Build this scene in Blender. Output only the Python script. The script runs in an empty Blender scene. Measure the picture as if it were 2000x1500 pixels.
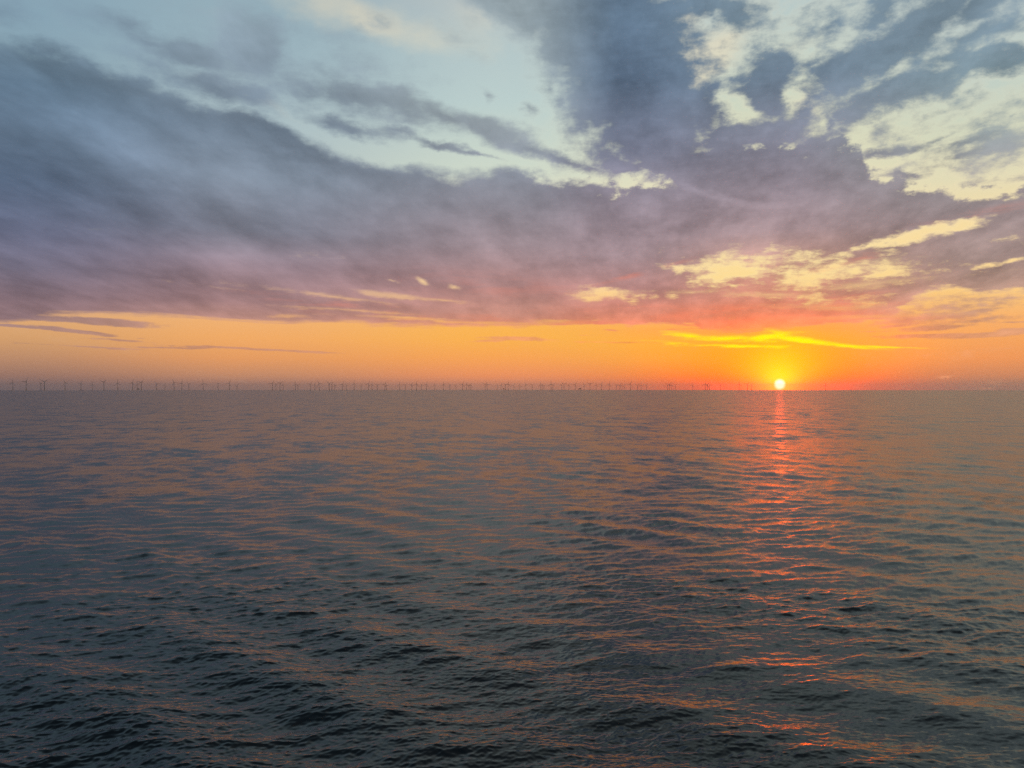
import bpy, math, random
import numpy as np

R = math.radians
scene = bpy.context.scene
C = scene.collection

# ------------------------------------------------------------------ constants
F = 1511.0                     # focal length in photo pixels (photo is 2000 wide)
CAM_H = 28.0                   # eye height above the sea
RE = 7.43e6                    # effective earth radius (with refraction)
HOR0 = 757.4                   # photo row of the true level (the sea horizon dips 4 px lower)
SUN_PX, SUN_PY = 1523.0, 751.0


def azel(px, py):
    """photo pixel -> azimuth / elevation in degrees (world directions, +Y is ahead)"""
    u, v = (px - 1000.0) / F, (HOR0 - py) / F
    return math.degrees(math.atan(u)), math.degrees(math.atan2(v, math.sqrt(1 + u * u)))


SUN_AZ, SUN_EL = azel(SUN_PX, SUN_PY)
sun_dir = (math.sin(R(SUN_AZ)) * math.cos(R(SUN_EL)), math.cos(R(SUN_AZ)) * math.cos(R(SUN_EL)), math.sin(R(SUN_EL)))

# ------------------------------------------------------------------ camera
cam_d = bpy.data.cameras.new("camera")
cam = bpy.data.objects.new("camera", cam_d)
C.objects.link(cam)
cam.location = (0, 0, CAM_H)
cam.rotation_euler = (R(90) + math.atan((HOR0 - 750.0) / F), 0, 0)
cam_d.sensor_width = 36.0
cam_d.lens = 36.0 * F / 2000.0
cam_d.clip_start = 0.5
cam_d.clip_end = 200000.0
scene.camera = cam

# ------------------------------------------------------------------ look
scene.view_settings.view_transform = 'Standard'
scene.view_settings.look = 'None'
scene.view_settings.exposure = 0.0
scene.view_settings.gamma = 1.0
scene.view_settings.use_curve_mapping = False
scene.cycles.use_denoising = False
scene.cycles.denoiser = 'OPENIMAGEDENOISE'
scene.cycles.denoising_input_passes = 'RGB_ALBEDO_NORMAL'
scene.cycles.denoising_prefilter = 'ACCURATE'
scene.cycles.max_bounces = 6
scene.cycles.volume_bounces = 0
scene.cycles.sample_clamp_indirect = 4.0

# ------------------------------------------------------------------ sun
SUN_STRENGTH = 0.03
sl = bpy.data.lights.new("sun", 'SUN')
sl.energy = SUN_STRENGTH
sl.angle = R(0.6)
sl.color = (1.0, 0.055, 0.008)
so = bpy.data.objects.new("sun", sl)
C.objects.link(so)
so.rotation_euler = (R(90 - SUN_EL), 0, -R(SUN_AZ) + math.pi)

# ------------------------------------------------------------------ node helpers


def lin(c):
    return tuple((x / 255.0 / 12.92) if x <= 10 else (((x / 255.0) + 0.055) / 1.055) ** 2.4 for x in c)


class Tree:
    def __init__(self, nt):
        self.nt = nt

    def n(self, t, **kw):
        nd = self.nt.nodes.new(t)
        for k, v in kw.items():
            setattr(nd, k, v)
        return nd

    def put(self, sock, v):
        if isinstance(v, V):
            self.nt.links.new(v.s, sock)
        elif isinstance(v, bpy.types.NodeSocket):
            self.nt.links.new(v, sock)
        else:
            sock.default_value = v

    def math(self, op, *a, clamp=False):
        nd = self.n('ShaderNodeMath', operation=op, use_clamp=clamp)
        for i, v in enumerate(a):
            self.put(nd.inputs[i], v)
        return V(self, nd.outputs[0])

    def vec(self, x, y, z=0.0):
        nd = self.n('ShaderNodeCombineXYZ')
        for i, v in enumerate((x, y, z)):
            self.put(nd.inputs[i], v)
        return nd.outputs[0]

    def noise(self, vec, scale, detail=5.0, rough=0.55, lac=2.0, dist=0.0, dims='3D'):
        nd = self.n('ShaderNodeTexNoise', noise_dimensions=dims)
        self.put(nd.inputs['Vector'], vec)
        nd.inputs['Scale'].default_value = scale
        nd.inputs['Detail'].default_value = detail
        nd.inputs['Roughness'].default_value = rough
        nd.inputs['Lacunarity'].default_value = lac
        nd.inputs['Distortion'].default_value = dist
        return nd

    def smooth(self, x, lo, hi):
        nd = self.n('ShaderNodeMapRange', interpolation_type='SMOOTHSTEP')
        self.put(nd.inputs['Value'], x)
        self.put(nd.inputs['From Min'], lo)
        self.put(nd.inputs['From Max'], hi)
        return V(self, nd.outputs[0])

    def ramp(self, x, stops):
        nd = self.n('ShaderNodeValToRGB')
        self.put(nd.inputs[0], x)
        el = nd.color_ramp.elements
        stops = sorted(stops)
        while len(el) < len(stops):
            el.new(0.5)
        for e, (p, c) in zip(el, stops):
            e.position = p
            e.color = (*c, 1)
        return nd.outputs[0]

    def mix(self, f, a, b, mode='MIX'):
        nd = self.n('ShaderNodeMix', data_type='RGBA', blend_type=mode, clamp_factor=True)
        self.put(nd.inputs[0], f)
        for i, v in ((6, a), (7, b)):
            if isinstance(v, tuple):
                v = (*v, 1.0)
            self.put(nd.inputs[i], v)
        return nd.outputs[2]

    def curve(self, x, pts):
        """float curve through pts [(x, y)], x and y already in 0..1"""
        nd = self.n('ShaderNodeFloatCurve')
        self.put(nd.inputs['Value'], x)
        cu = nd.mapping.curves[0]
        pts = sorted(pts)
        while len(cu.points) < len(pts):
            cu.points.new(0.5, 0.5)
        for p, (a, b) in zip(cu.points, pts):
            p.location = (a, b)
            p.handle_type = 'AUTO_CLAMPED'
        nd.mapping.update()
        return V(self, nd.outputs[0])


class V:
    def __init__(self, t, s):
        self.t, self.s = t, s

    def __add__(self, o): return self.t.math('ADD', self, o)
    __radd__ = __add__
    def __sub__(self, o): return self.t.math('SUBTRACT', self, o)
    def __rsub__(self, o): return self.t.math('SUBTRACT', o, self)
    def __mul__(self, o): return self.t.math('MULTIPLY', self, o)
    __rmul__ = __mul__
    def __truediv__(self, o): return self.t.math('DIVIDE', self, o)
    def __rtruediv__(self, o): return self.t.math('DIVIDE', o, self)
    def __neg__(self): return self.t.math('MULTIPLY', self, -1.0)
    def max(self, o): return self.t.math('MAXIMUM', self, o)
    def min(self, o): return self.t.math('MINIMUM', self, o)
    def clamp(self): return self.t.math('ADD', self, 0.0, clamp=True)
    def exp(self): return self.t.math('EXPONENT', self)


# ------------------------------------------------------------------ sky (world)
EMAX = 40.0
AZR = 42.0


def build_world():
    w = bpy.data.worlds.new("World")
    scene.world = w
    w.use_nodes = True
    nt = w.node_tree
    nt.nodes.clear()
    t = Tree(nt)
    out = t.n('ShaderNodeOutputWorld')
    tc = t.n('ShaderNodeTexCoord')
    sep = t.n('ShaderNodeSeparateXYZ')
    nt.links.new(tc.outputs['Generated'], sep.inputs[0])
    x, y, z = (V(t, sep.outputs[i]) for i in range(3))
    deg = 180 / math.pi
    a = t.math('ARCTAN2', x, y) * deg
    e = t.math('ARCSINE', z) * deg
    zc = z.max(-0.02)

    # cloud-layer plane coordinates, streets run towards the azimuth below
    inv = 1.0 / (zc + 0.16)
    ca, sa = math.cos(R(9)), math.sin(R(9))
    px_ = (x * ca - y * sa) * inv
    py_ = (x * sa + y * ca) * inv
    plane = t.vec(px_ * 1.0, py_ * 0.38, 0.0)
    nA = V(t, t.noise(plane, 3.0, 7.0, 0.52, dist=0.6).outputs[0]) - 0.5
    nA2 = V(t, t.noise(plane, 8.0, 6.0, 0.6).outputs[0]) - 0.5

    # domain warp (weaker close to the horizon)
    wv = t.noise(t.vec(a, e * 1.8, 3.1), 0.16, 6.0, 0.6)
    ws = t.n('ShaderNodeSeparateXYZ')
    nt.links.new(wv.outputs['Color'], ws.inputs[0])
    near = (e * (1 / 14.0) + 0.12).clamp()
    a1 = a + (V(t, ws.outputs[0]) - 0.5) * 5.0 * near
    e1 = e + (V(t, ws.outputs[1]) - 0.5) * 3.2 * near
    q = t.vec(a1, e1, 0.0)
    right = t.smooth(a, -4.0, 12.0)              # puffier clouds to the right
    nB = V(t, t.noise(t.vec(a, e * 1.7, 0.0), 0.42, 8.0, 0.62).outputs[0]) - 0.5
    nC = V(t, t.noise(t.vec(a * 0.55, e * 2.4, 7.7), 0.75, 6.0, 0.6).outputs[0]) - 0.5
    nF = V(t, t.noise(t.vec(a, e * 1.7, 4.4), 1.3, 6.0, 0.65).outputs[0]) - 0.5
    nM = V(t, t.noise(t.vec(a * 0.6, e * 1.9, 9.1), 2.2, 5.0, 0.6).outputs[0]) - 0.5
    nS = V(t, t.noise(t.vec(a * 0.12, e * 1.3, 2.2), 1.0, 6.0, 0.6, dist=0.6).outputs[0]) - 0.5

    def blob(vec, bx, by, rx, ry, rot):
        A, E = azel(bx, by)
        m = t.n('ShaderNodeMapping', vector_type='TEXTURE')
        nt.links.new(vec, m.inputs['Vector'])
        m.inputs['Location'].default_value = (A, E, 0)
        m.inputs['Rotation'].default_value = (0, 0, -R(rot))
        k = 2 * 57.3 / F
        cs = math.cos(R(A))
        m.inputs['Scale'].default_value = (rx * k * cs, ry * k * cs, 1)
        g = t.n('ShaderNodeTexGradient', gradient_type='SPHERICAL')
        nt.links.new(m.outputs[0], g.inputs[0])
        return V(t, g.outputs[1])

    def blobs(vec, lst, gain=1.0, add=False):
        acc = None
        for (bx, by, rx, ry, rot, s) in lst:
            b = blob(vec, bx, by, rx, ry, rot)
            if add:
                acc = b * (s * gain) if acc is None else t.math('MULTIPLY_ADD', b, s * gain, acc)
            else:
                b = b * (s * gain)
                acc = b if acc is None else t.math('MAXIMUM', acc, b)
        return acc

    an = (a + AZR) * (1 / (2 * AZR))

    def edge(pts):
        p = []
        for (ex, ey) in pts:
            A, E = azel(ex, ey)
            p.append(((A + AZR) / (2 * AZR), (E + 2) / EMAX))
        p = [(0.0, p[0][1])] + p + [(1.0, p[-1][1])]
        return t.curve(an, p) * EMAX - 2.0

    T = edge(TOP)
    B = edge(BOT)
    topd = (T - e1 + (nB * 3.2 + nF * 1.0) * right) * (1 / 1.25)
    botd = (e + nS * 1.0 + nC * 0.3 - B) * (1 / 0.55)
    bank = (topd.min(botd) + 0.5).min(1.3).max(-0.4)
    f0 = bank.max(blobs(q, CLOUDS, 1.55)) - blobs(q, HOLES, 1.2)
    amp = right * 0.55 + 0.65
    f = f0 + nB * amp * (near * 0.7 + 0.4) * 1.4 + nA * (right * 0.5 + 0.7) + nA2 * (right * 0.7 + 0.15) + nS * 0.30
    lowr = t.smooth(e, 16.0, 8.0) * right
    f = f + nC * (lowr * 1.1 + 0.25) + nM * (lowr * 1.0) + nF * (right * 0.35 + 0.1)
    alpha = t.smooth(f, t.math('MULTIPLY_ADD', lowr, 0.06, 0.16), t.math('MULTIPLY_ADD', lowr, -0.02, 0.96))
    thick = t.smooth(f, 0.4, 1.25)
    veil = t.smooth(f, -0.10, 0.40) * right * t.smooth(e, 4.0, 8.0)

    # low thin streaks and ripples near the horizon
    ql = t.vec(a + nC * 1.0, e + nS * 0.35 + nC * 0.12, 0.0)
    fl = blobs(ql, STREAKS, 1.45) + nC * 1.0 + nM * 0.8
    alow = t.smooth(fl, 0.30, 0.80) * 0.85

    # colours
    en = (e + 2.0) * (1 / EMAX)

    def columns(cols):
        res, prev = None, None
        for cx, stops in cols:
            A = azel(cx, HOR0)[0]
            st = [((azel(cx, sy)[1] + 2) / EMAX, lin(c)) for sy, c in stops]
            c = t.ramp(en, st)
            if res is None:
                res = c
            else:
                res = t.mix(t.smooth(a, prev, A), res, c)
            prev = A
        return res

    clear = columns(CLEAR)
    cloud = columns(CLOUDC)
    # texture inside the cloud, brighter where it is thin
    tex = (nA * 1.0 + nA2 * 0.85 + nB * 0.55 + nF * right * 0.3 + nS * 0.18 + nC * 0.15) * (right * 0.25 + 0.75) + blobs(q, SHADE, 1.35, True) + 1.0
    tex = tex + (1 - thick) * 0.10
    cloud = t.mix(1.0, cloud, t.vec(tex, tex, tex), 'MULTIPLY')
    clear = t.mix(veil * 0.16, clear, lin((250, 232, 195)))
    cr = blobs(q, CREAM, 1.0, True) + nA * 0.8 + nB * 0.5
    clear = t.mix(t.smooth(cr, 0.05, 1.1) * 0.55, clear, lin((236, 222, 190)))
    col = t.mix(alpha, clear, cloud)
    col = t.mix(alow, col, cloud)
    # pale breaks in the low clouds lit from behind
    pe = blobs(t.vec(a + nC * 1.5, e + nS * 0.5 + nC * 0.15, 0), PALE) + nC * 0.9 + nM * 0.6 + nS * 0.5
    col = t.mix(t.smooth(pe, 0.25, 0.9) * 0.55, col, clear)
    pk = blobs(t.vec(a + nC * 2.0, e + nS * 0.6, 0), PINKS) * (nS * 4.0 + nC * 2.0 + 0.30).clamp()
    col = t.mix(pk.clamp(), col, lin((252, 134, 98)))

    # sun aureole
    dv = t.n('ShaderNodeVectorMath', operation='DOT_PRODUCT')
    nt.links.new(tc.outputs['Generated'], dv.inputs[0])
    dv.inputs[1].default_value = sun_dir
    dd = t.math('ARCCOSINE', V(t, dv.outputs['Value']).min(1.0)) * deg
    low = t.smooth(e, 5.6, 3.0)
    da = (a - SUN_AZ)
    de = (e - SUN_EL)
    d2 = t.math('SQRT', da * da * 0.55 + de * de)
    col = t.mix((-(d2 * d2) * (1 / 14.0)).exp() * 0.9 * low, col, t.mix(t.smooth(e, -0.1, 1.6), lin((255, 88, 18)), lin((255, 150, 0))))
    up = t.math('SQRT', da * da * 0.8 + (de - 1.2) * (de - 1.2))
    col = t.mix((-(up * up) * (1 / 4.2)).exp() * 0.85 * low, col, lin((255, 190, 25)))
    col = t.mix((-(dd * dd) * (1 / 1.1)).exp(), col, lin((255, 245, 10)))
    # glowing streak of cloud above the sun
    qg = t.vec(a + nC * 0.8, e + nS * 0.45 + nC * 0.15, 0.0)
    gl = blobs(qg, GLOW) + nC * 0.8 + nM * 0.5 + nS * 0.7
    col = t.mix(t.smooth(gl, 0.25, 1.05) * 0.95, col, lin((255, 246, 5)))
    red = ((-(dd * dd) * (1 / 8.0)).exp() * 6.5 + (-(dd * dd) * (1 / 40.0)).exp() * 0.9) * t.smooth(e, 5.4, 3.6)
    col = t.mix(1.0, col, t.vec(red, red * 0.035, 0.0), 'ADD')
    nt.nodes[-1].clamp_factor = False
    disc = t.smooth(dd, 0.46, 0.17)
    col = t.mix(disc, col, (3.0, 2.6, 1.6))

    # clear upper air away from the sunset comes from the sky model
    sky = t.n('ShaderNodeTexSky', sky_type='NISHITA')
    sky.sun_disc = False
    sky.sun_elevation = R(max(SUN_EL, 0.4))
    sky.sun_rotation = R(SUN_AZ)
    over = t.smooth(e, 25.0, 55.0).max(t.smooth(y, 0.25, -0.5))
    dim = 1.0 - over * OVER_DIM
    col = t.mix(1.0, col, t.vec(dim, 1.0 - over * min(1.0, OVER_DIM + 0.02), dim), 'MULTIPLY')
    bg1 = t.n('ShaderNodeBackground')
    nt.links.new(col, bg1.inputs[0])
    bg1.inputs[1].default_value = 1.0
    bg2 = t.n('ShaderNodeBackground')
    nt.links.new(sky.outputs[0], bg2.inputs[0])
    t.put(bg2.inputs[1], over * 0.05)
    add = t.n('ShaderNodeAddShader')
    nt.links.new(bg1.outputs[0], add.inputs[0])
    nt.links.new(bg2.outputs[0], add.inputs[1])
    nt.links.new(add.outputs[0], out.inputs[0])
    w.cycles.sampling_method = 'MANUAL'
    w.cycles.sample_map_resolution = 1024


OVER_DIM = 0.80
# big bank of cloud: upper and lower outline
TOP = [(0, 70), (70, 80), (130, 95), (250, 140), (330, 172), (400, 205), (470, 222), (520, 235), (570, 262), (640, 287), (700, 302),
       (760, 318), (830, 328), (900, 342), (935, 345), (1000, 334), (1040, 346), (1085, 352), (1130, 345), (1180, 345), (1240, 350),
       (1300, 345), (1340, 290), (1400, 262), (1480, 255), (1560, 262), (1620, 262), (1680, 276), (1700, 330), (1740, 340), (1800, 350),
       (1860, 362), (1930, 366), (2000, 360)]
BOT = [(0, 628), (60, 622), (120, 612), (200, 612), (300, 616), (400, 620), (520, 627), (640, 630), (800, 634), (1000, 637), (1150, 634),
       (1280, 636), (1400, 645), (1480, 648), (1560, 640), (1640, 628), (1720, 622), (1760, 606), (1790, 580), (1850, 562), (1920, 575),
       (2000, 562)]
CLOUDS = [
    # tongue of dark cloud
    (1080, 15, 130, 45, 35, 1.0), (1000, 2, 90, 34, 18, 1.1), (1100, 90, 70, 40, 45, 0.9), (1190, 60, 130, 90, 40, 1.3), (1240, 140, 90, 110, 65, 1.2), (1270, 60, 70, 90, 90, 0.9),
    (1300, 120, 42, 110, 0, 0.6), (1270, 230, 75, 90, 60, 1.1), (1320, 300, 110, 75, 35, 1.0), (1230, 290, 45, 45, 0, 0.5),
    # puffs right of the tongue
    (1390, 195, 38, 50, 0, 0.85), (1405, 135, 40, 30, 30, 0.5), (1500, 160, 52, 45, 0, 1.0), (1500, 205, 42, 42, 0, 0.7),
    (1440, 215, 30, 28, 0, 0.4), (1555, 225, 30, 25, 0, 0.6), (1625, 240, 14, 26, 0, 0.5), (1662, 240, 16, 14, 0, 0.45),
    (1540, 250, 60, 30, 0, 0.6), (1370, 10, 30, 28, 0, 0.8), (1440, 25, 55, 28, 10, 0.8), (1620, 40, 45, 28, -30, 0.5),
    (1560, 55, 50, 26, -20, 0.4), (1470, 60, 60, 40, 0, 0.3),
    # diagonal band, upper right
    (1640, 130, 80, 30, -28, 0.9), (1720, 100, 100, 38, -28, 1.0), (1800, 50, 110, 34, -25, 0.95), (1890, 15, 110, 24, -15, 0.8),
    (1760, 180, 90, 24, -8, 1.0), (1690, 195, 50, 18, 5, 0.6), (1850, 115, 60, 26, -12, 0.6), (1960, 118, 60, 18, 5, 0.95),
    (1900, 165, 60, 14, -20, 0.4), (1960, 60, 70, 20, -10, 0.45), (1720, 22, 40, 20, -20, 0.6),
    # streaks far right
    (1820, 275, 60, 8, -12, 0.55), (1880, 290, 55, 9, -8, 0.7), (1780, 290, 45, 14, -5, 0.6), (1890, 262, 40, 7, -10, 0.4),
    (1975, 240, 25, 4, -15, 0.4), (1800, 322, 60, 12, 0, 0.45), (1950, 345, 80, 10, -3, 0.4),
    (1730, 300, 60, 10, -4, 0.7), (1860, 312, 70, 9, -6, 0.6), (1760, 335, 60, 10, 0, 0.6), (1660, 215, 40, 14, -10, 0.5),
    (1580, 130, 60, 22, -25, 0.55), (1420, 90, 60, 30, -10, 0.4), (1900, 70, 120, 26, -14, 0.5), (1820, 215, 100, 12, -10, 0.45),
    # long streaks, upper middle
    (700, 185, 90, 28, 12, 0.8), (770, 200, 90, 26, 18, 0.8), (860, 228, 80, 22, 15, 0.7), (950, 250, 90, 20, 15, 0.8),
    (1040, 283, 70, 14, 17, 0.7), (1110, 305, 60, 13, 18, 0.7), (680, 240, 90, 14, 8, 0.7), (770, 255, 60, 10, 12, 0.55),
    (850, 283, 70, 8, 14, 0.75), (930, 303, 55, 5, 12, 0.6), (720, 225, 40, 8, 12, 0.4),
    (480, 130, 150, 55, 10, 0.46), (620, 172, 140, 34, 12, 0.50), (340, 150, 120, 28, 15, 0.48), (250, 60, 120, 30, 12, 0.40), (700, 110, 150, 40, 15, 0.34),
    (1330, 230, 60, 50, 0, 1.0), (1385, 220, 50, 45, 0, 0.9), (1450, 262, 90, 22, 0, 0.9), (1600, 262, 60, 16, 0, 0.6),
    (1760, 105, 260, 90, -20, 0.46), (1560, 60, 140, 50, -15, 0.42), (1430, 170, 110, 70, 0, 0.46), (1850, 300, 160, 40, -8, 0.44), (1750, 240, 130, 34, -12, 0.40), (1900, 250, 120, 24, -12, 0.40),
    # faint pieces, upper left
    (250, 45, 60, 20, 10, 0.6), (290, 75, 50, 16, 10, 0.55), (370, 105, 70, 26, 8, 0.85), (500, 90, 55, 50, 60, 0.9),
    (540, 120, 60, 26, 15, 0.45), (470, 30, 40, 26, 40, 0.4), (640, 130, 60, 26, 10, 0.4), (300, 130, 60, 16, 15, 0.45),
    (430, 178, 100, 24, 10, 0.7), (590, 190, 60, 12, 5, 0.35), (10, 20, 50, 25, 10, 0.4),
    (745, 35, 40, 14, 10, 0.4), (700, 60, 30, 16, 10, 0.3), (900, 60, 60, 22, 20, 0.35), (930, 100, 40, 22, 30, 0.3),
    # mackerel puffs left of the tongue
    (1075, 175, 16, 28, 0, 0.5), (1095, 205, 22, 24, 0, 0.55), (1150, 185, 30, 40, 30, 0.5), (960, 180, 16, 12, 0, 0.5),
    (1035, 213, 13, 11, 0, 0.5), (1165, 240, 40, 35, 20, 0.6), (1130, 225, 30, 20, 20, 0.4), (1180, 290, 40, 22, 20, 0.4),
    (1200, 305, 55, 26, 20, 0.8), (1160, 322, 60, 14, 10, 0.55), (1260, 320, 70, 18, 12, 0.8),
    # cap of bank with towers
    (1000, 345, 22, 16, 0, 0.4), (1120, 345, 30, 16, 0, 0.3),
]
HOLES = [
    (1240, 346, 26, 8, 10, 0.75), (1290, 364, 26, 8, 18, 0.75),
    (1440, 205, 16, 16, 0, 0.5), (1425, 180, 10, 12, 0, 0.3), (1545, 195, 12, 14, 0, 0.5),
    (1745, 318, 36, 9, 0, 0.5), (1820, 352, 30, 7, -6, 0.6), (1900, 378, 60, 6, -6, 0.45),
    # bright windows in the right half
    (1440, 520, 75, 26, -4, 1.15), (1500, 488, 34, 22, 0, 0.75), (1560, 505, 60, 22, 0, 0.6), (1630, 535, 110, 22, -2, 0.95),
    (1740, 535, 60, 13, 0, 0.75), (1690, 478, 70, 7, -10, 0.8), (1790, 464, 75, 9, -7, 1.1), (1868, 449, 42, 8, -12, 1.1),
    (1910, 512, 26, 5, 0, 0.9), (1975, 508, 34, 5, -3, 0.9), (1960, 470, 40, 6, 4, 0.5), (1375, 548, 40, 9, -5, 0.6),
    (1185, 579, 52, 13, 3, 1.15), (1150, 563, 40, 6, 0, 0.7), (1225, 592, 28, 6, 0, 0.6), (1320, 522, 24, 8, 0, 0.7),
    (1420, 560, 60, 10, 4, 0.6), (1560, 580, 70, 8, 2, 0.5), (1660, 590, 90, 9, 4, 0.55), (1720, 570, 50, 9, 0, 0.4),
    (830, 548, 14, 6, 20, 0.8), (888, 556, 10, 5, 20, 0.6), (775, 547, 12, 3, 5, 0.5), (770, 572, 70, 5, 4, 0.4),
    (720, 610, 90, 3, 3, 0.4), (800, 622, 90, 2.5, 2, 0.5), (1310, 580, 14, 14, 0, 0.35), (1480, 448, 40, 5, 0, 0.4),
    (560, 490, 120, 20, -3, 0.15), (640, 570, 90, 14, 5, 0.15),
]
STREAKS = [
    (180, 627, 90, 6, 2, 1.0), (30, 637, 45, 2.5, 2, 0.9), (140, 646, 60, 3, 5, 0.95), (90, 641, 20, 2, 0, 0.6),
    (210, 655, 22, 2, 2, 0.6), (235, 664, 45, 2.2, 3, 0.7), (275, 661, 15, 1.5, 0, 0.5), (190, 677, 65, 1.8, 2, 0.7),
    (380, 679, 90, 1.8, 0, 0.75), (490, 682, 110, 2.0, 2, 0.9), (600, 686, 55, 1.6, 2, 0.7), (60, 670, 40, 1.5, 2, 0.4),
    (1010, 661, 60, 3, 1, 0.8), (960, 665, 50, 2.2, -3, 0.6), (1200, 668, 70, 1.8, 1, 0.7), (1190, 646, 18, 2, 3, 0.7),
    (1145, 655, 20, 1.5, 0, 0.5), (1360, 642, 60, 2, -2, 0.4),
    (1770, 590, 70, 14, -3, 0.45), (1860, 600, 110, 20, -4, 0.55), (1950, 590, 70, 14, -3, 0.45), (1800, 620, 110, 14, -4, 0.6),
    (1900, 628, 110, 10, -4, 0.5), (1830, 640, 60, 5, -2, 0.7), (1750, 637, 40, 4, -3, 0.6), (1920, 607, 40, 4, -5, 0.6),
    (1820, 656, 90, 4, 1, 0.85), (1920, 655, 70, 4, -2, 0.85), (1990, 645, 30, 4, 0, 0.8), (1700, 648, 40, 2, 0, 0.5),
    (1960, 682, 30, 1.5, -8, 0.5), (1980, 629, 30, 2, 0, 0.6), (1870, 617, 40, 3, -4, 0.5),
]
GLOW = [
    (1345, 655, 45, 5, 8, 0.9), (1420, 661, 80, 6, 2, 1.0), (1500, 658, 60, 6, -6, 1.1), (1520, 652, 26, 7, 10, 0.9),
    (1570, 664, 70, 5, 9, 1.1), (1650, 675, 60, 4, 7, 1.05), (1720, 677, 70, 2.5, 3, 0.85), (1450, 676, 90, 3.5, 2, 0.9),
    (1510, 677, 40, 4, 2, 0.8), (1320, 668, 40, 2.5, 4, 0.5), (1270, 664, 60, 2.5, 0, 0.4),
]
SHADE = [
    (60, 95, 120, 24, 12, -0.10), (300, 190, 120, 16, 18, -0.07), (480, 242, 110, 12, 15, -0.10), (600, 290, 100, 14, 25, -0.10),
    (740, 335, 130, 18, 12, -0.08), (100, 340, 180, 45, 20, -0.08), (1040, 400, 90, 26, 0, -0.12), (1180, 60, 80, 70, 40, -0.14),
    (1240, 170, 50, 80, 60, -0.12), (300, 390, 160, 30, 12, -0.10), (900, 450, 120, 20, 5, -0.06), (330, 545, 150, 14, 3, -0.08),
    (60, 560, 140, 20, 0, -0.06), (1380, 330, 120, 26, 15, -0.06), (1560, 350, 120, 30, 10, -0.06), (1500, 165, 50, 40, 0, -0.10),
    (1330, 440, 140, 30, 0, -0.06), (1700, 420, 160, 24, -6, -0.08), (1900, 500, 120, 40, 0, -0.04),
    (30, 105, 50, 12, 22, 0.14), (235, 278, 100, 20, 25, 0.18), (420, 340, 130, 40, 15, 0.12), (480, 500, 150, 16, -2, 0.22),
    (330, 235, 130, 20, 18, 0.08), (170, 210, 90, 20, 15, 0.08), (640, 400, 160, 40, 5, 0.08), (1400, 376, 90, 6, 14, 0.22),
    (1330, 255, 40, 30, 20, 0.12), (1230, 320, 60, 20, 10, 0.10), (660, 560, 120, 16, 5, 0.14), (820, 590, 140, 14, 3, 0.12),
    (1110, 560, 60, 14, 0, 0.08), (1450, 455, 60, 14, -5, 0.16), (1480, 500, 60, 20, 0, 0.14), (1270, 480, 130, 16, -3, 0.06),
    (1260, 60, 60, 60, 0, 0.08), (1900, 460, 80, 16, -4, 0.10),
]
CREAM = [
    (640, 10, 90, 22, 12, 0.5), (720, 40, 110, 24, 8, 0.5), (840, 70, 90, 30, 15, 0.5), (930, 40, 70, 34, 30, 0.4),
    (1380, 115, 50, 26, -20, 1.0), (1340, 40, 26, 50, 0, 0.9), (1440, 70, 70, 26, -30, 0.7), (1350, 150, 24, 26, 0, 0.9), (1570, 215, 30, 24, 0, 0.7),
    (480, 195, 70, 8, 15, 0.5), (1550, 90, 70, 20, -25, 0.4),
]
PALE = [
    (640, 578, 130, 5, 6, 0.8), (770, 577, 70, 5, 6, 1.0), (860, 585, 60, 3, 5, 0.7), (690, 607, 130, 3.5, 3, 0.8), (800, 622, 120, 3, 2, 0.9),
    (560, 617, 40, 4, 0, 0.8), (940, 630, 110, 3, 1, 0.8), (600, 498, 90, 9, -3, 0.35), (1080, 628, 60, 4, 0, 0.8), (420, 560, 120, 4, 6, 0.4),
    (1250, 570, 60, 5, 0, 0.5), (1350, 570, 70, 6, 0, 0.6), (1500, 575, 100, 6, 3, 0.7), (1620, 600, 110, 6, 3, 0.8), (1700, 618, 90, 5, 0, 0.8),
    (1700, 555, 120, 7, -2, 0.7), (1880, 540, 90, 6, -3, 0.4), (1420, 645, 110, 3, -2, 0.7), (1600, 640, 110, 4, 0, 0.7), (1650, 520, 120, 8, -6, 0.5),
]
PINKS = [
    (1480, 608, 150, 10, 2, 0.9), (1400, 618, 110, 12, 0, 0.8), (1600, 600, 110, 6, -2, 0.8), (1640, 585, 60, 5, -6, 0.5),
    (1560, 632, 170, 9, 0, 0.7), (1250, 535, 60, 4, -14, 0.7), (1700, 500, 90, 5, -12, 0.4), (1050, 625, 120, 6, 2, 0.6),
    (820, 618, 120, 6, 2, 0.5), (1180, 606, 120, 7, -1, 0.4), (640, 590, 120, 6, 4, 0.35), (1900, 420, 80, 6, -8, 0.25),
    (1000, 565, 160, 22, 4, 0.18),
]
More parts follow.
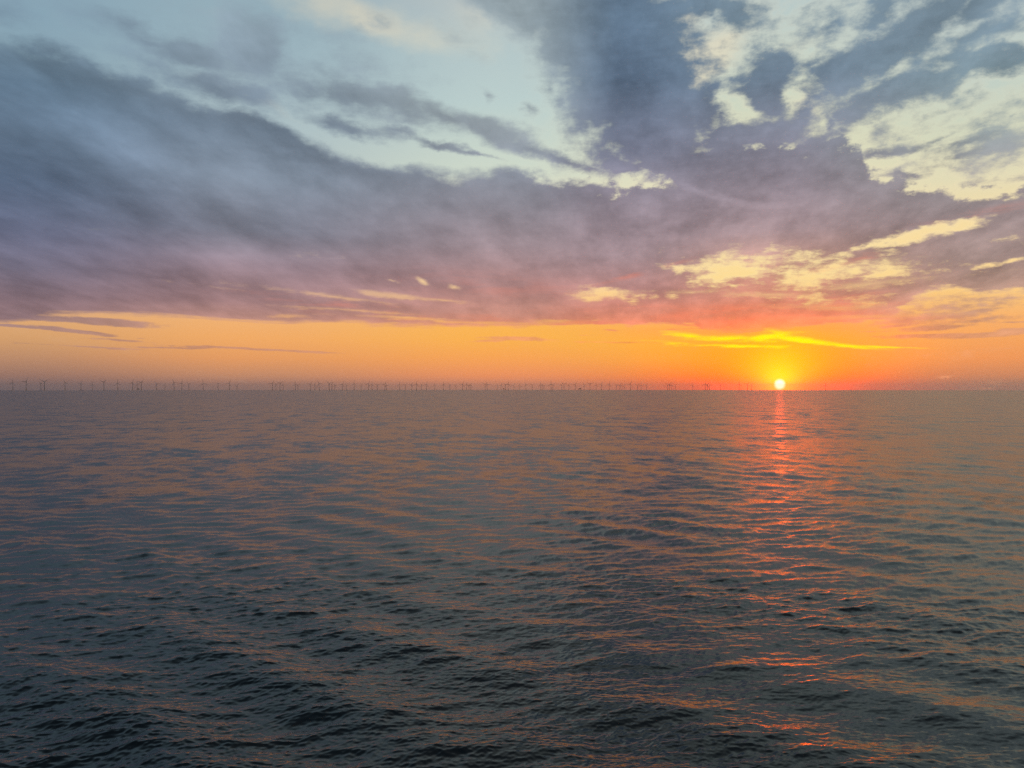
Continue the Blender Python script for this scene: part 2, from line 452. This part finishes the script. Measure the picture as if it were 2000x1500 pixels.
CLEAR = [
    (0, [(764, (122, 106, 110)), (750, (140, 112, 108)), (735, (160, 120, 105)), (700, (192, 142, 108)), (660, (216, 162, 110)),
         (620, (226, 172, 118)), (540, (205, 172, 150)), (400, (165, 180, 185)), (150, (140, 166, 178)), (20, (136, 164, 180))]),
    (500, [(764, (160, 124, 116)), (750, (180, 130, 112)), (735, (206, 144, 108)), (700, (236, 160, 98)), (660, (246, 174, 102)),
           (625, (244, 180, 115)), (550, (240, 198, 155)), (400, (190, 200, 195)), (250, (174, 192, 196)), (100, (156, 180, 190)),
           (20, (150, 175, 186))]),
    (1000, [(764, (200, 142, 120)), (750, (228, 145, 110)), (735, (250, 152, 96)), (700, (255, 168, 85)), (660, (255, 182, 80)),
            (635, (255, 185, 85)), (560, (255, 215, 155)), (450, (245, 225, 185)), (340, (208, 218, 202)), (200, (188, 207, 205)),
            (80, (180, 198, 200)), (10, (185, 195, 195))]),
    (1500, [(764, (255, 104, 62)), (750, (255, 114, 44)), (735, (255, 134, 28)), (700, (255, 170, 40)), (670, (255, 180, 45)),
            (640, (255, 168, 80)), (600, (255, 198, 122)), (540, (255, 222, 150)), (480, (252, 225, 165)), (350, (232, 225, 188)),
            (250, (212, 217, 190)), (120, (196, 210, 200)), (10, (182, 200, 200))]),
    (1950, [(764, (160, 128, 118)), (750, (180, 132, 110)), (735, (216, 140, 98)), (700, (246, 156, 90)), (660, (250, 168, 95)),
            (620, (252, 180, 108)), (560, (253, 205, 130)), (500, (253, 218, 150)), (430, (248, 222, 165)), (340, (226, 219, 184)),
            (250, (206, 213, 190)), (120, (190, 206, 200)), (10, (176, 196, 200))]),
]
CLOUDC = [
    (0, [(660, (165, 125, 112)), (630, (150, 120, 122)), (590, (142, 117, 124)), (520, (118, 112, 130)), (450, (106, 111, 135)),
         (350, (96, 113, 138)), (250, (102, 122, 144)), (150, (98, 121, 142)), (50, (115, 138, 155))]),
    (500, [(690, (200, 140, 110)), (630, (190, 140, 125)), (590, (162, 126, 126)), (520, (142, 123, 132)), (450, (125, 127, 141)),
           (350, (122, 134, 149)), (250, (116, 132, 149)), (150, (126, 142, 156)), (50, (132, 150, 162))]),
    (1000, [(670, (240, 160, 100)), (640, (226, 145, 115)), (610, (196, 140, 125)), (560, (174, 133, 130)), (480, (157, 139, 145)),
            (400, (144, 141, 151)), (340, (136, 142, 154)), (200, (150, 162, 167)), (50, (152, 167, 174))]),
    (1220, [(670, (250, 160, 80)), (630, (236, 142, 110)), (570, (184, 134, 128)), (500, (161, 138, 143)), (400, (147, 136, 147)),
            (300, (120, 124, 143)), (150, (100, 120, 144)), (30, (100, 122, 144))]),
    (1500, [(650, (252, 142, 90)), (610, (238, 140, 105)), (580, (216, 141, 118)), (520, (192, 146, 130)), (450, (163, 140, 143)),
            (380, (149, 136, 145)), (280, (130, 131, 146)), (150, (112, 130, 148)), (30, (118, 138, 152))]),
    (1950, [(670, (220, 150, 105)), (620, (196, 146, 120)), (560, (182, 146, 130)), (500, (166, 142, 136)), (420, (156, 139, 139)),
            (350, (148, 143, 146)), (250, (140, 150, 152)), (130, (120, 140, 150)), (30, (118, 138, 152))]),
]
build_world()


# ------------------------------------------------------------------ materials
def principled(name, col, rough=0.5, metallic=0.0, noise=0.0, nscale=0.5):
    m = bpy.data.materials.new(name)
    m.use_nodes = True
    nt = m.node_tree
    b = nt.nodes['Principled BSDF']
    b.inputs['Roughness'].default_value = rough
    b.inputs['Metallic'].default_value = metallic
    b.inputs['Base Color'].default_value = (*col, 1)
    if noise:
        t = Tree(nt)
        tc = t.n('ShaderNodeTexCoord')
        n = t.noise(tc.outputs['Object'], nscale, 4, 0.6)
        lo = tuple(c * (1 - noise) for c in col)
        nt.links.new(t.mix(V(t, n.outputs[0]), lo, col), b.inputs['Base Color'])
    return m


M_GREY = principled('turbine_paint', (0.42, 0.43, 0.44), 0.45, 0, 0.15, 0.3)
M_YELLOW = principled('yellow_paint', (0.55, 0.36, 0.03), 0.5, 0, 0.3, 0.4)
M_STEEL = principled('platform_steel', (0.20, 0.20, 0.21), 0.55, 0, 0.3, 0.2)
M_CLAD = principled('platform_cladding', (0.30, 0.31, 0.33), 0.5, 0, 0.25, 0.2)


# ------------------------------------------------------------------ sea
def build_sea():
    rng = np.random.default_rng(11)
    h = CAM_H
    pix = F * 1024 / 2000.0
    dv = 0.72 / pix
    v = np.concatenate([np.arange(0.72, 0.24, -dv * 0.6), np.arange(0.24, 0.0026, -dv)])
    r_mid = h / v
    r_near = np.geomspace(1.0, r_mid[0], 26)[:-1]
    r_far = np.geomspace(r_mid[-1], 45000.0, 30)[1:]
    r = np.concatenate([r_near, r_mid, r_far])
    daz = 0.75 / pix
    dense = np.arange(-R(39), R(39), daz)
    coarse = np.linspace(dense[-1], 2 * math.pi + dense[0], 82)[1:-1]
    az = np.concatenate([dense, coarse])
    nr, na = len(r), len(az)
    dr = np.gradient(r)
    dt = np.gradient(np.concatenate([az, [az[0] + 2 * math.pi]]))[:-1]
    sx, cx = np.sin(az), np.cos(az)
    X = (r[:, None] * sx[None, :]).ravel()
    Y = (r[:, None] * cx[None, :]).ravel()
    RR = np.repeat(r, na)
    DR = np.repeat(dr, na)
    DT = (r[:, None] * dt[None, :]).ravel()
    UX, UY = np.tile(sx, nr), np.tile(cx, nr)

    waves = []

    def add(n, l0, l1, ang, spread, slope, chop):
        lam = np.exp(rng.uniform(math.log(l0), math.log(l1), n))
        th = ang + rng.normal(0, 1, n) * spread
        s = slope * math.sqrt(2.0 / n) * rng.uniform(0.6, 1.4, n)
        for i in range(n):
            waves.append((2 * math.pi / lam[i], th[i], s[i], rng.uniform(0, 6.283), chop))
    for w in WAVES:
        add(*w)
    Z = np.zeros_like(X)
    DX = np.zeros_like(X)
    DY = np.zeros_like(X)
    VAR = np.full_like(X, MICRO ** 2)
    # slow patches of stronger and weaker ripple (gust patches)
    patch = np.ones_like(X)
    for lam, th in ((95., .4), (61., 1.3), (150., 2.1), (43., .9), (230., 0.2)):
        k = 2 * math.pi / lam
        patch += 0.11 * np.sin(k * (X * math.cos(th) + Y * math.sin(th)) + rng.uniform(0, 6.28))
    for k, th, s, ph, chop in waves:
        kx, ky = k * math.cos(th), k * math.sin(th)
        kr = np.abs(kx * UX + ky * UY) * DR
        kt = np.abs(kx * UY - ky * UX) * DT
        q = np.sqrt(kr * kr + kt * kt)
        w = np.clip((2.6 - q) / 1.2, 0, 1)
        w = w * w * (3 - 2 * w)
        VAR += 0.5 * s * s * (1 - w * w)
        idx = np.nonzero(w > 0.002)[0]
        if len(idx) == 0:
            continue
        xx, yy = X[idx], Y[idx]
        amp = (s / k) * w[idx]
        if k > 2 * math.pi / 6.0:
            amp = amp * patch[idx]
        if chop > 1.0:      # ship's wake: fades out away from the ship
            amp = amp / (1 + (RR[idx] / 190.0) ** 2)
        p = kx * xx + ky * yy + ph
        cz, sz = np.cos(p), np.sin(p)
        Z[idx] += amp * cz
        DX[idx] -= chop * amp * math.cos(th) * sz
        DY[idx] -= chop * amp * math.sin(th) * sz
    Z -= RR * RR / (2 * RE)
    co = np.empty((len(X) + 1, 3), np.float32)
    co[:-1, 0] = X + DX
    co[:-1, 1] = Y + DY
    co[:-1, 2] = Z
    co[-1] = (0, 0, 0)
    i = np.arange(nr - 1)[:, None]
    j = np.arange(na)[None, :]
    j2 = (j + 1) % na
    quads = np.stack([i * na + j, i * na + j2, (i + 1) * na + j2, (i + 1) * na + j], -1).reshape(-1, 4)[:, ::-1]
    tris = np.stack([np.full(na, len(X)), np.arange(na), (np.arange(na) + 1) % na], -1)[:, ::-1]
    me = bpy.data.meshes.new('sea')
    me.vertices.add(len(co))
    me.vertices.foreach_set('co', co.ravel())
    loops = np.concatenate([quads.ravel(), tris.ravel()]).astype(np.int32)
    me.loops.add(len(loops))
    me.loops.foreach_set('vertex_index', loops)
    nq, ntri = len(quads), len(tris)
    me.polygons.add(nq + ntri)
    starts = np.concatenate([np.arange(nq) * 4, nq * 4 + np.arange(ntri) * 3]).astype(np.int32)
    me.polygons.foreach_set('loop_start', starts)
    me.polygons.foreach_set('use_smooth', np.ones(nq + ntri, bool))
    me.update(calc_edges=True)
    at = me.attributes.new('ripple', 'FLOAT', 'POINT')
    at.data.foreach_set('value', np.concatenate([np.sqrt(VAR), [MICRO]]).astype(np.float32))

    m = bpy.data.materials.new('sea_water')
    m.use_nodes = True
    nt = m.node_tree
    t = Tree(nt)
    b = nt.nodes['Principled BSDF']
    b.inputs['Base Color'].default_value = (*WATER, 1)
    b.inputs['IOR'].default_value = 1.36
    attr = t.n('ShaderNodeAttribute', attribute_name='ripple')
    sig = V(t, attr.outputs['Fac'])
    rough = t.math('SQRT', sig * ROUGH_K)
    t.put(b.inputs['Roughness'], rough)
    geo = t.n('ShaderNodeNewGeometry')
    mp = t.n('ShaderNodeMapping')
    nt.links.new(geo.outputs['Position'], mp.inputs[0])
    mp.inputs['Rotation'].default_value = (0, 0, R(-20))
    mp.inputs['Scale'].default_value = (0.55, 1.3, 1.0)
    n1 = t.noise(mp.outputs[0], 2.2, 4.0, 0.6)
    sub = t.n('ShaderNodeVectorMath', operation='SUBTRACT')
    nt.links.new(n1.outputs['Color'], sub.inputs[0])
    sub.inputs[1].default_value = (0.5, 0.5, 0.5)
    mul = t.n('ShaderNodeVectorMath', operation='MULTIPLY')
    nt.links.new(sub.outputs[0], mul.inputs[0])
    pd = t.n('ShaderNodeVectorMath', operation='LENGTH')
    nt.links.new(geo.outputs['Position'], pd.inputs[0])
    fade = 1.0 / (V(t, pd.outputs['Value']) * (1 / 220.0) + 1.0) * RIP
    nt.links.new(t.vec(fade, fade * 1.4, 0.0), mul.inputs[1])
    mp2 = t.n('ShaderNodeMapping')
    nt.links.new(geo.outputs['Position'], mp2.inputs[0])
    mp2.inputs['Rotation'].default_value = (0, 0, R(-12))
    mp2.inputs['Scale'].default_value = (1.3, 0.8, 1.0)
    n2 = t.noise(mp2.outputs[0], 1 / 24.0, 6.0, 0.85)
    sub2 = t.n('ShaderNodeVectorMath', operation='SUBTRACT')
    nt.links.new(n2.outputs['Color'], sub2.inputs[0])
    sub2.inputs[1].default_value = (0.5, 0.5, 0.5)
    mul2 = t.n('ShaderNodeVectorMath', operation='MULTIPLY')
    nt.links.new(sub2.outputs[0], mul2.inputs[0])
    grow = t.smooth(V(t, pd.outputs['Value']), 40.0, 280.0) * SLOPE_FAR
    nt.links.new(t.vec(grow * 0.7, grow, 0.0), mul2.inputs[1])
    both = t.n('ShaderNodeVectorMath', operation='ADD')
    nt.links.new(mul.outputs[0], both.inputs[0])
    nt.links.new(mul2.outputs[0], both.inputs[1])
    ad = t.n('ShaderNodeVectorMath', operation='ADD')
    nt.links.new(both.outputs[0], ad.inputs[0])
    nt.links.new(geo.outputs['Normal'], ad.inputs[1])
    no = t.n('ShaderNodeVectorMath', operation='NORMALIZE')
    nt.links.new(ad.outputs[0], no.inputs[0])
    nt.links.new(no.outputs[0], b.inputs['Normal'])
    me.materials.append(m)
    o = bpy.data.objects.new('sea', me)
    C.objects.link(o)
    o['kind'] = 'structure'
    return o


MICRO = 0.04
ROUGH_K = 0.34
RIP = 0.25
SLOPE_FAR = 0.80
WATER = (0.010, 0.019, 0.024)
#        n   l0    l1    dir        spread  slope  chop
WAVES = [
    (80, 0.40, 2.2, R(108), 0.60, 0.155, 0.8),
    (60, 2.2, 7.0, R(104), 0.55, 0.080, 0.85),
    (26, 7.0, 12.0, R(80), 0.55, 0.028, 0.9),
    (18, 11.0, 21.0, R(60), 0.50, 0.018, 0.9),
    (9, 12.0, 16.5, R(45), 0.12, 0.064, 1.01),
]
build_sea()

# ------------------------------------------------------------------ wind farm


def mesh_obj(name, verts, faces, mat, parent=None, smooth=False):
    me = bpy.data.meshes.new(name)
    me.from_pydata(verts, [], faces)
    me.materials.append(mat)
    if smooth:
        me.polygons.foreach_set('use_smooth', [True] * len(me.polygons))
    me.update()
    o = bpy.data.objects.new(name, me)
    C.objects.link(o)
    if parent is not None:
        o.parent = parent
    return o


def loft(rings, closed=True):
    """rings: list of equally long vertex rings"""
    n = len(rings[0])
    verts = [p for rg in rings for p in rg]
    faces = []
    for i in range(len(rings) - 1):
        for j in range(n):
            k = (j + 1) % n
            faces.append((i * n + j, i * n + k, (i + 1) * n + k, (i + 1) * n + j))
    if closed:
        faces.append(tuple(range(n))[::-1])
        faces.append(tuple((len(rings) - 1) * n + j for j in range(n)))
    return verts, faces


def ring(cx, cy, z, rx, ry=None, n=14, axis='z'):
    ry = rx if ry is None else ry
    out = []
    for j in range(n):
        t = 2 * math.pi * j / n
        c, s = rx * math.cos(t), ry * math.sin(t)
        out.append((cx + c, cy + s, z) if axis == 'z' else (cx + c, cy, z + s) if axis == 'y' else (cx, cy + c, z + s))
    return out


def join(parts):
    verts, faces = [], []
    for v, f in parts:
        o = len(verts)
        verts += v
        faces += [tuple(i + o for i in q) for q in f]
    return verts, faces


def bar(p, q, r, n=8):
    from mathutils import Vector
    p, q = Vector(p), Vector(q)
    d = (q - p).normalized()
    s = d.cross(Vector((0, 0, 1))) if abs(d.z) < 0.95 else d.cross(Vector((1, 0, 0)))
    s.normalize()
    w = d.cross(s)
    rings = []
    for c in (p, q):
        rings.append([tuple(c + s * (r * math.cos(2 * math.pi * j / n)) + w * (r * math.sin(2 * math.pi * j / n))) for j in range(n)])
    return loft(rings)


def box(x0, x1, y0, y1, z0, z1):
    rings = [[(x0, y0, z), (x1, y0, z), (x1, y1, z), (x0, y1, z)] for z in (z0, z1)]
    return loft(rings)


HUB = 86.0
BLADE = 56.0


def blade_mesh():
    rings = []
    for t, chord, thick, tw in ((0, 2.4, 2.4, 0), (0.06, 2.6, 2.2, 8), (0.18, 4.6, 1.3, 13), (0.35, 3.6, 0.85, 8), (0.6, 2.5, 0.55, 4),
                                (0.85, 1.6, 0.35, 1), (0.97, 0.9, 0.2, 0), (1.0, 0.3, 0.1, 0)):
        z = 1.2 + t * (BLADE - 1.2)
        rg = []
        for j in range(10):
            a = 2 * math.pi * j / 10
            x, y = 0.5 * chord * math.cos(a) + 0.12 * (chord - 2.4), 0.5 * thick * math.sin(a)
            w = R(tw)
            rg.append((x * math.cos(w) - y * math.sin(w), x * math.sin(w) + y * math.cos(w) - 2.0 * t * t, z))
        rings.append(rg)
    return loft(rings)


def make_turbine():
    root = bpy.data.objects.new('wind_turbine', None)
    root.empty_display_size = 5
    C.objects.link(root)
    mesh_obj('tower', *loft([ring(0, 0, z, rr, n=18) for z, rr in ((18, 2.3), (40, 2.0), (65, 1.6), (HUB - 2.0, 1.25))]), M_GREY, root, True)
    tp = join([loft([ring(0, 0, -12, 2.9, n=18), ring(0, 0, 18, 2.75, n=18)]),
               loft([ring(0, 0, 16.6, 4.6, n=18), ring(0, 0, 17.1, 4.6, n=18)]),
               bar((2.9, -0.6, -8), (3.4, -0.6, 16.6), 0.18), bar((2.9, 0.6, -8), (3.4, 0.6, 16.6), 0.18)]
              + [bar((4.4 * math.cos(i * .785), 4.4 * math.sin(i * .785), 17), (4.4 * math.cos(i * .785), 4.4 * math.sin(i * .785), 18.4), 0.08, 5) for i in range(8)])
    mesh_obj('transition_piece', *tp, M_YELLOW, root)
    nv = loft([[(sx * w, y, HUB + sz * hh + up) for sx, sz in ((-1, -.8), (-.8, -1), (.8, -1), (1, -.8), (1, .8), (.8, 1), (-.8, 1), (-1, .8))]
               for y, w, hh, up in ((-3.2, 1.5, 1.5, 0), (-2.4, 2.0, 2.0, 0), (4.5, 2.1, 2.1, 0.1), (9.0, 1.9, 1.8, 0.3), (10.2, 1.4, 1.2, 0.5))])
    mesh_obj('nacelle', *nv, M_GREY, root)
    rot = mesh_obj('rotor', *loft([ring(0, y, 0, rr, n=14, axis='y') for y, rr in ((1.3, 1.9), (-0.4, 1.9), (-1.6, 1.5), (-2.6, 0.8), (-3.0, 0.15))]), M_GREY, root, True)
    rot.location = (0, -4.6, HUB)
    bm = blade_mesh()
    for k in range(3):
        b = mesh_obj('blade', *bm, M_GREY, rot, True)
        b.rotation_euler = (0, R(120 * k), 0)
    return root


def copy_tree(o, parent=None):
    c = o.copy()
    C.objects.link(c)
    c.parent = parent
    for ch in list(o.children):
        copy_tree(ch, c)
    return c


def place(px, dist):
    u = (px - 1000.0) / F
    n = math.sqrt(1 + u * u)
    return (dist * u / n, dist / n, -dist * dist / (2 * RE))


# photo column, photo row of the hub, rotor phase
TURB = [
    (25, 749.2, 10), (51, 747.2, 30), (80, 750.5, 75), (87, 747.4, 60), (127, 748.8, 100), (158, 750.4, 40), (181, 752, 5),
    (203, 747.8, 55), (230, 749, 0), (259, 748.9, 20), (269, 750.5, 88), (276, 748.2, 48), (306, 750.4, 80), (322, 752.5, 33),
    (340, 748.2, 92), (355, 749.3, 15), (369, 750.6, 70), (397, 749.2, 110), (426, 750.6, 64), (448, 749.2, 25), (463, 752.6, 48),
    (532, 749.6, 35), (539, 751.2, 80), (547, 749.2, 60), (553, 752.4, 8), (577, 751, 0), (582, 752.6, 51),
    (606, 750.8, 45), (615, 752.2, 12), (623.5, 749.6, 95), (643, 749.2, 72), (648, 750.8, 30), (654, 752.6, 101), (669, 750.8, 22),
    (677, 752.6, 84), (692, 750.2, 3), (705, 752.4, 40), (719.5, 750.3, 28), (726.5, 750.9, 5), (737, 752.3, 66), (751.5, 751.0, 34),
    (755, 752.3, 90), (780.5, 751.6, 1), (791.5, 752.2, 50), (804, 751.3, 31), (813.3, 750.3, 12), (823.5, 752.3, 95), (833, 751.2, 18),
    (849, 752.6, 0), (866.3, 751.2, 7), (878.5, 752.2, 80), (890.5, 753.2, 44), (903.5, 750.2, 26), (911.2, 751.1, 4), (916, 752.6, 60),
    (919.5, 752.2, 22), (947.5, 750.8, 57), (951.5, 750.6, 98), (971, 753.0, 30), (978.5, 752.6, 16), (987.3, 751.4, 72), (992.3, 750.2, 14),
    (1003.5, 752.8, 37), (1015, 752.8, 4), (1027.3, 751.4, 101), (1039.5, 752.2, 62), (1056, 751.2, 110), (1059, 753.2, 20), (1062.5, 753.6, 75),
    (1076.3, 750.2, 0), (1079.7, 751.8, 54), (1097, 752.0, 33), (1101.5, 750.7, 66), (1111, 752.5, 18), (1123.5, 751.4, 30),
    (1141, 752.2, 84), (1152.3, 750.5, 60), (1164.5, 752.4, 5), (1174.2, 751.2, 28), (1190, 751.2, 15),
    (1204, 753, 77), (1210.5, 752.3, 41), (1214.5, 752.8, 9), (1219, 753.0, 64), (1231.3, 750.3, 24), (1245.3, 752.3, 55),
    (1252.3, 752.2, 0), (1262.5, 752.2, 35), (1304, 752.6, 83), (1307.5, 751.0, 38), (1312, 752.0, 12), (1319, 752.3, 58),
    (1352.5, 752.6, 25), (1377.5, 750.9, 8), (1381.5, 751.2, 47), (1386, 752.2, 90), (1407, 752.4, 63), (1443.5, 750.6, 4),
    (1459.7, 750.8, 44), (1467.5, 752.2, 21), (1612, 752.4, 2),
]
TURB.sort()
SUBS = [(269.5, 'left'), (983.5, 'mid'), (1132.5, 'right')]
ORD = ['', 'second', 'third', 'fourth', 'fifth', 'sixth', 'seventh', 'eighth', 'ninth', 'tenth', 'eleventh', 'twelfth', 'thirteenth', 'fourteenth',
       'fifteenth', 'sixteenth', 'seventeenth', 'eighteenth', 'nineteenth', 'twentieth', 'twenty-first', 'twenty-second', 'twenty-third', 'twenty-fourth',
       'twenty-fifth', 'twenty-sixth', 'twenty-seventh', 'twenty-eighth']
MARKS = [(-1, 'the left edge of the photo'), (269.5, 'the low dark platform'), (983.5, 'the platform with the raised crane'),
         (1132.5, 'the broad platform'), (1523, 'the setting sun')]


def turbine_label(px, hub):
    look = ('tall' if hub < 750.2 else 'mid-height' if hub < 751.7 else 'short') + (' hazy' if px < 600 else ' dark' if 600 <= px < 1270 else ' orange-tinted')
    best = None
    for mx, name in MARKS:
        lo, hi = sorted((mx, px))
        n = sum(1 for t in TURB if lo < t[0] < hi)
        side = 'right of' if px > mx else 'left of'
        if mx == -1:
            side = 'counted from'
        if best is None or n < best[0]:
            best = (n, side, name)
    n, side, name = best
    return f"{look} wind turbine on the horizon, {ORD[n] or 'first'} {side} {name}"


proto = make_turbine()
for i, (px, hub, ph) in enumerate(TURB):
    # hub height over the level line fixes the distance: (HUB - CAM_H)/d - d/2R = (HOR0 - hub)/F
    tan = (HOR0 - hub) / F
    size = 1.45 if px < 470 else 1.2 if px < 560 else 1.0
    d = RE * (-tan + math.sqrt(tan * tan + 2 * (HUB * size - CAM_H) / RE))
    o = proto if i == 0 else copy_tree(proto)
    o.location = place(px, d)
    o.scale = (size, size, size)
    o.rotation_euler = (0, 0, R(-12 + 7 * math.sin(i * 2.3)))
    o['label'] = turbine_label(px, hub)
    o['category'] = 'wind turbine'
    o['group'] = 'wind turbines along the horizon'
    for ch in o.children:
        if ch.name.startswith('rotor'):
            ch.rotation_euler = (0, R(ph), 0)


def substation(px, dist, label, wide, crane):
    root = bpy.data.objects.new('offshore_platform', None)
    C.objects.link(root)
    w = wide / 2
    legs = [(-w * .7, -9), (w * .7, -9), (-w * .7, 9), (w * .7, 9)]
    parts = [bar((x * 1.25, y * 1.25, -14), (x, y, 15), 1.0) for x, y in legs]
    for (a, b) in ((0, 1), (2, 3), (0, 2), (1, 3)):
        (x0, y0), (x1, y1) = legs[a], legs[b]
        parts += [bar((x0 * 1.2, y0 * 1.2, -8), (x1, y1, 13.5), 0.45), bar((x1 * 1.2, y1 * 1.2, -8), (x0, y0, 13.5), 0.45)]
    mesh_obj('jacket', *join(parts), M_YELLOW, root)
    top = [box(-w, w, -12, 12, 15, 16.2), box(-w * .93, w * .93, -11, 11, 16.2, 22)]
    mesh_obj('lower_deck', *join(top), M_CLAD, root)
    mesh_obj('upper_deck', *join([box(-w * .98, w * .98, -11.7, 11.7, 22, 23), box(-w * .55, w * .85, -9, 9, 23, 30)]), M_CLAD, root)
    mesh_obj('helideck', *join([loft([ring(w * .25, 0, 32, 9, n=8), ring(w * .25, 0, 32.8, 9.6, n=8)]),
                                bar((w * .1, -4, 30), (w * .1, -6, 32), .5), bar((w * .4, 4, 30), (w * .4, 6, 32), .5)]), M_STEEL, root)
    mesh_obj('mast', *bar((-w * .8, 8, 23), (-w * .8, 8, 42), 0.4), M_STEEL, root)
    if crane:
        mesh_obj('crane', *join([bar((-w * .6, 0, 23), (-w * .6, 0, 33), 1.3), bar((-w * .6, 0, 33), (-w * 1.25, 0, 62), 0.9),
                                 bar((-w * .6, 0, 36), (-w * 1.25, 0, 62), 0.25), box(-w * .75, -w * .45, -2, 2, 31, 35)]), M_YELLOW, root)
    root.location = place(px, dist)
    root.rotation_euler = (0, 0, math.atan2(-(px - 1000), F))
    root['label'] = label
    root['category'] = 'offshore platform'
    root['group'] = 'platforms among the turbines'


substation(269.5, 15500, 'low dark platform on the hazy horizon among the turbines at the far left', 52, False)
substation(983.5, 14000, 'small platform with a raised crane on the horizon near the middle of the photo', 26, True)
substation(1132.5, 12600, 'broad platform with stepped decks on the horizon, between two turbines right of centre', 54, False)

# ------------------------------------------------------------------ haze
HAZE = 2.2e-5
if HAZE > 0:
    hv, hf = box(-42000, 42000, -3000, 42000, -42000 ** 2 / RE - 60, 215)
    m = bpy.data.materials.new('haze_air')
    m.use_nodes = True
    nt = m.node_tree
    nt.nodes.clear()
    out = nt.nodes.new('ShaderNodeOutputMaterial')
    pv = nt.nodes.new('ShaderNodeVolumePrincipled')
    pv.inputs['Color'].default_value = (0.92, 0.92, 0.94, 1)
    pv.inputs['Density'].default_value = HAZE
    pv.inputs['Anisotropy'].default_value = 0.82
    nt.links.new(pv.outputs[0], out.inputs['Volume'])
    o = mesh_obj('haze', hv, hf, m)
    o['kind'] = 'stuff'
